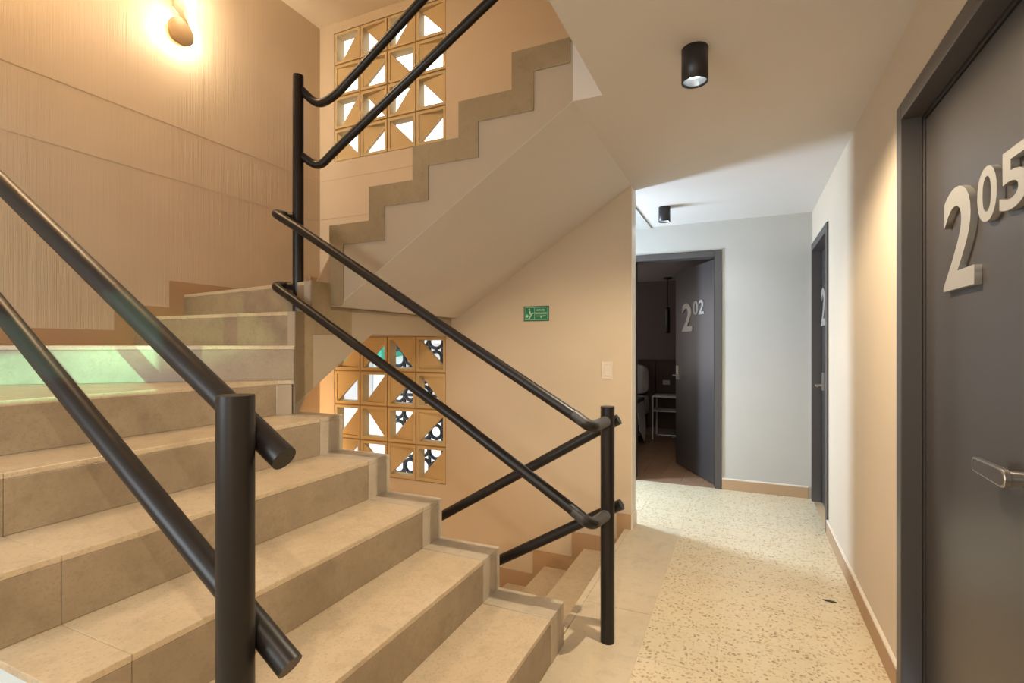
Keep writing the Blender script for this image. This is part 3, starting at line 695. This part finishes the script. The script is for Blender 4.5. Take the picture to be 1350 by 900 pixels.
def add_fill_lamp(x, y, z, label, energy, col):  # added lamps that fill the stairwell with light, unseen from the camera
    t = thing('fill_lamp', label, 'lamp', (x, y, z))
    MB().lathe([(.0001, 0), (.14, 0), (.14, -.02), (.13, -.03)], (x, y, z), 'z', 32).build('base_ring', 'lamp_disc', t)
    MB().lathe([(.13, -.03), (.11, -.055), (.06, -.07), (.0001, -.075)], (x, y, z), 'z', 32).build('lamp_shade', 'white_plastic', t)  # shade of the added fill lamp
    d = bpy.data.lights.new('fill_lamp_light', 'POINT'); d.energy = energy; d.color = col; d.shadow_soft_size = .12
    o = bpy.data.objects.new('fill_lamp_light', d); COL.objects.link(o); o.location = (x, y, z-.22)
add_fill_lamp(-2.95, 1.45, TOP, 'added fill lamp above the stair turn, out of view', 48, (1.0, .70, .42))
add_fill_lamp(-1.6, 1.3, -.45, 'added fill lamp under the near flight, lighting the stairwell below', 34, (1.0, .66, .36))
# ------------------------------------------------------------------ sign and switch
sg = thing('exit_sign', 'small green stair evacuation route sign on the beige wall', 'sign', (-1.397, YB, 1.49))
sx0, sx1, sz0, sz1 = -1.498, -1.298, 1.435, 1.546
MB().box((sx0, YB-.004, sz0), (sx1, YB, sz1)).build('board', 'green_dark', sg, .0008)
MB().box((sx0+.007, YB-.0046, sz0+.007), (sx1-.007, YB-.0041, sz1-.007)).build('face', 'green', sg)
mb = MB(); yy0, yy1 = YB-.0052, YB-.0047
for a, b in (((sx0+.009, sz0+.009), (sx1-.009, sz0+.011)), ((sx0+.009, sz1-.011), (sx1-.009, sz1-.009)), ((sx0+.009, sz0+.009), (sx0+.011, sz1-.009)), ((sx1-.011, sz0+.009), (sx1-.009, sz1-.009)), ((sx0+.086, sz0+.009), (sx0+.0885, sz1-.009))):
    mb.box((a[0], yy0, a[1]), (b[0], yy1, b[1]))
mb.build('border_line', 'sign_white', sg)
mb = MB()
mb.prism([(sx0+.036, sz0+.014), (sx0+.046, sz0+.014), (sx0+.052, sz0+.026), (sx0+.075, sz0+.056), (sx0+.082, sz0+.058), (sx0+.080, sz0+.064), (sx0+.068, sz0+.061), (sx0+.042, sz0+.026)], 'y', yy0, yy1)
mb.prism([(sx0+.014, sz0+.036), (sx0+.030, sz0+.056), (sx0+.030, sz0+.045), (sx0+.038, sz0+.045), (sx0+.038, sz0+.030), (sx0+.030, sz0+.030), (sx0+.030, sz0+.022)], 'y', yy0, yy1)
mb.prism([(sx0+.044, sz0+.060), (sx0+.052, sz0+.046), (sx0+.060, sz0+.052), (sx0+.052, sz0+.078), (sx0+.043, sz0+.078)], 'y', yy0, yy1)
mb.lathe([(.0001, 0), (.0065, 0), (.0065, .0005), (.0001, .0005)], (sx0+.045, yy0, sz0+.088), 'y', 14)
mb.build('pictogram', 'sign_white', sg)
fr = ((0, YB-.0047, 0), (1, 0, 0), (0, 0, 1), (0, -1, 0))
fit_text('lettering', 'RUTA DE', sx0+.104, sz0+.074, .062, .015, 'sign_white', sg, fr, .0006)
fit_text('lettering', 'EVACUACIÓN', sx0+.094, sz0+.050, .088, .018, 'sign_white', sg, fr, .0006)
MB().prism([(sx0+.100, sz0+.040), (sx0+.178, sz0+.040), (sx0+.178, sz0+.036), (sx0+.146, sz0+.034), (sx0+.139, sz0+.018), (sx0+.132, sz0+.034), (sx0+.100, sz0+.036)], 'y', yy0, yy1).build('arrow', 'sign_white', sg)
sw = thing('light_switch', 'cream double light switch plate on the beige wall near its corner', 'switch', (-.868, YB, 1.083))
MB().box((-.908, YB-.008, 1.022), (-.828, YB, 1.145)).build('plate', 'white_plastic', sw, .003)
MB().box((-.884, YB-.013, 1.042), (-.840, YB-.0081, 1.125)).build('rocker', 'white_plastic', sw, .002)

# small leaf-like dark scrap on the floor tiles
sc_ = MB().prism([(.352, 2.925), (.366, 2.914), (.392, 2.910), (.412, 2.918), (.398, 2.926), (.372, 2.931)], 'z', .0004, .0035)
o = sc_.build('floor_scrap', 'frame_dark'); o['label'] = 'tiny dark scrap lying on the floor tiles near the right wall'; o['category'] = 'scrap'

# ------------------------------------------------------------------ outside seen through the screens
gr = thing('window_grille', 'black wrought iron grille of rings outside the lower block screen', 'grille', (-3.2, 4.6, 0))
GY = 4.35
def ring(cx, cz, r): return [(cx+r*math.cos(2*PI*k/22), GY, cz+r*math.sin(2*PI*k/22)) for k in range(23)]
for i in range(5):
    for j in range(9):
        cx, cz = -3.28+.155*i + (.0), .02+.185*j; r = .066 if (i+j) % 2 else .085
        MB().tube(ring(cx, cz, r), .018, 8, False).build('ring', 'iron', gr)
for i in range(6):
    MB().box((-3.37+.155*i, GY-.012, -.2), (-3.345+.155*i, GY+.012, 1.75)).build('bar', 'iron', gr)
for z in (-.2, .75, 1.75): MB().box((-3.37, GY-.013, z-.015), (-2.57, GY+.013, z+.015)).build('bar', 'iron', gr)
ob = thing('far_building', 'white rendered building wall outside behind the screens', 'building', (-6, 7.0, 0))
mb = MB().box((-14, 7.6, LOW), (-3.2, 8.0, 1.75)); mb.build('wall', 'outside', ob)
MB().box((-14, 7.5, 1.75), (-3.2, 8.05, 1.83)).build('coping', 'white_metal', ob)
MB().prism([(6.9, 1.22), (7.6, 1.74), (7.6, 1.10), (6.9, 1.0)], 'x', -6.6, -5.55).build('awning', 'outside_green', ob)
for k in range(3): MB().box((-5.6-k*1.6, 7.585, .2), (-4.7-k*1.6, 7.599, 1.3)).build('window', 'white_metal', ob)
og = MB().box((-14, 3.7, LOW-.2), (-3.15, 7.6, LOW)).build('ground_outside', 'outside', None, 0, {'kind': 'structure', 'label': 'pale paved yard outside behind the stair wall', 'category': 'ground'})
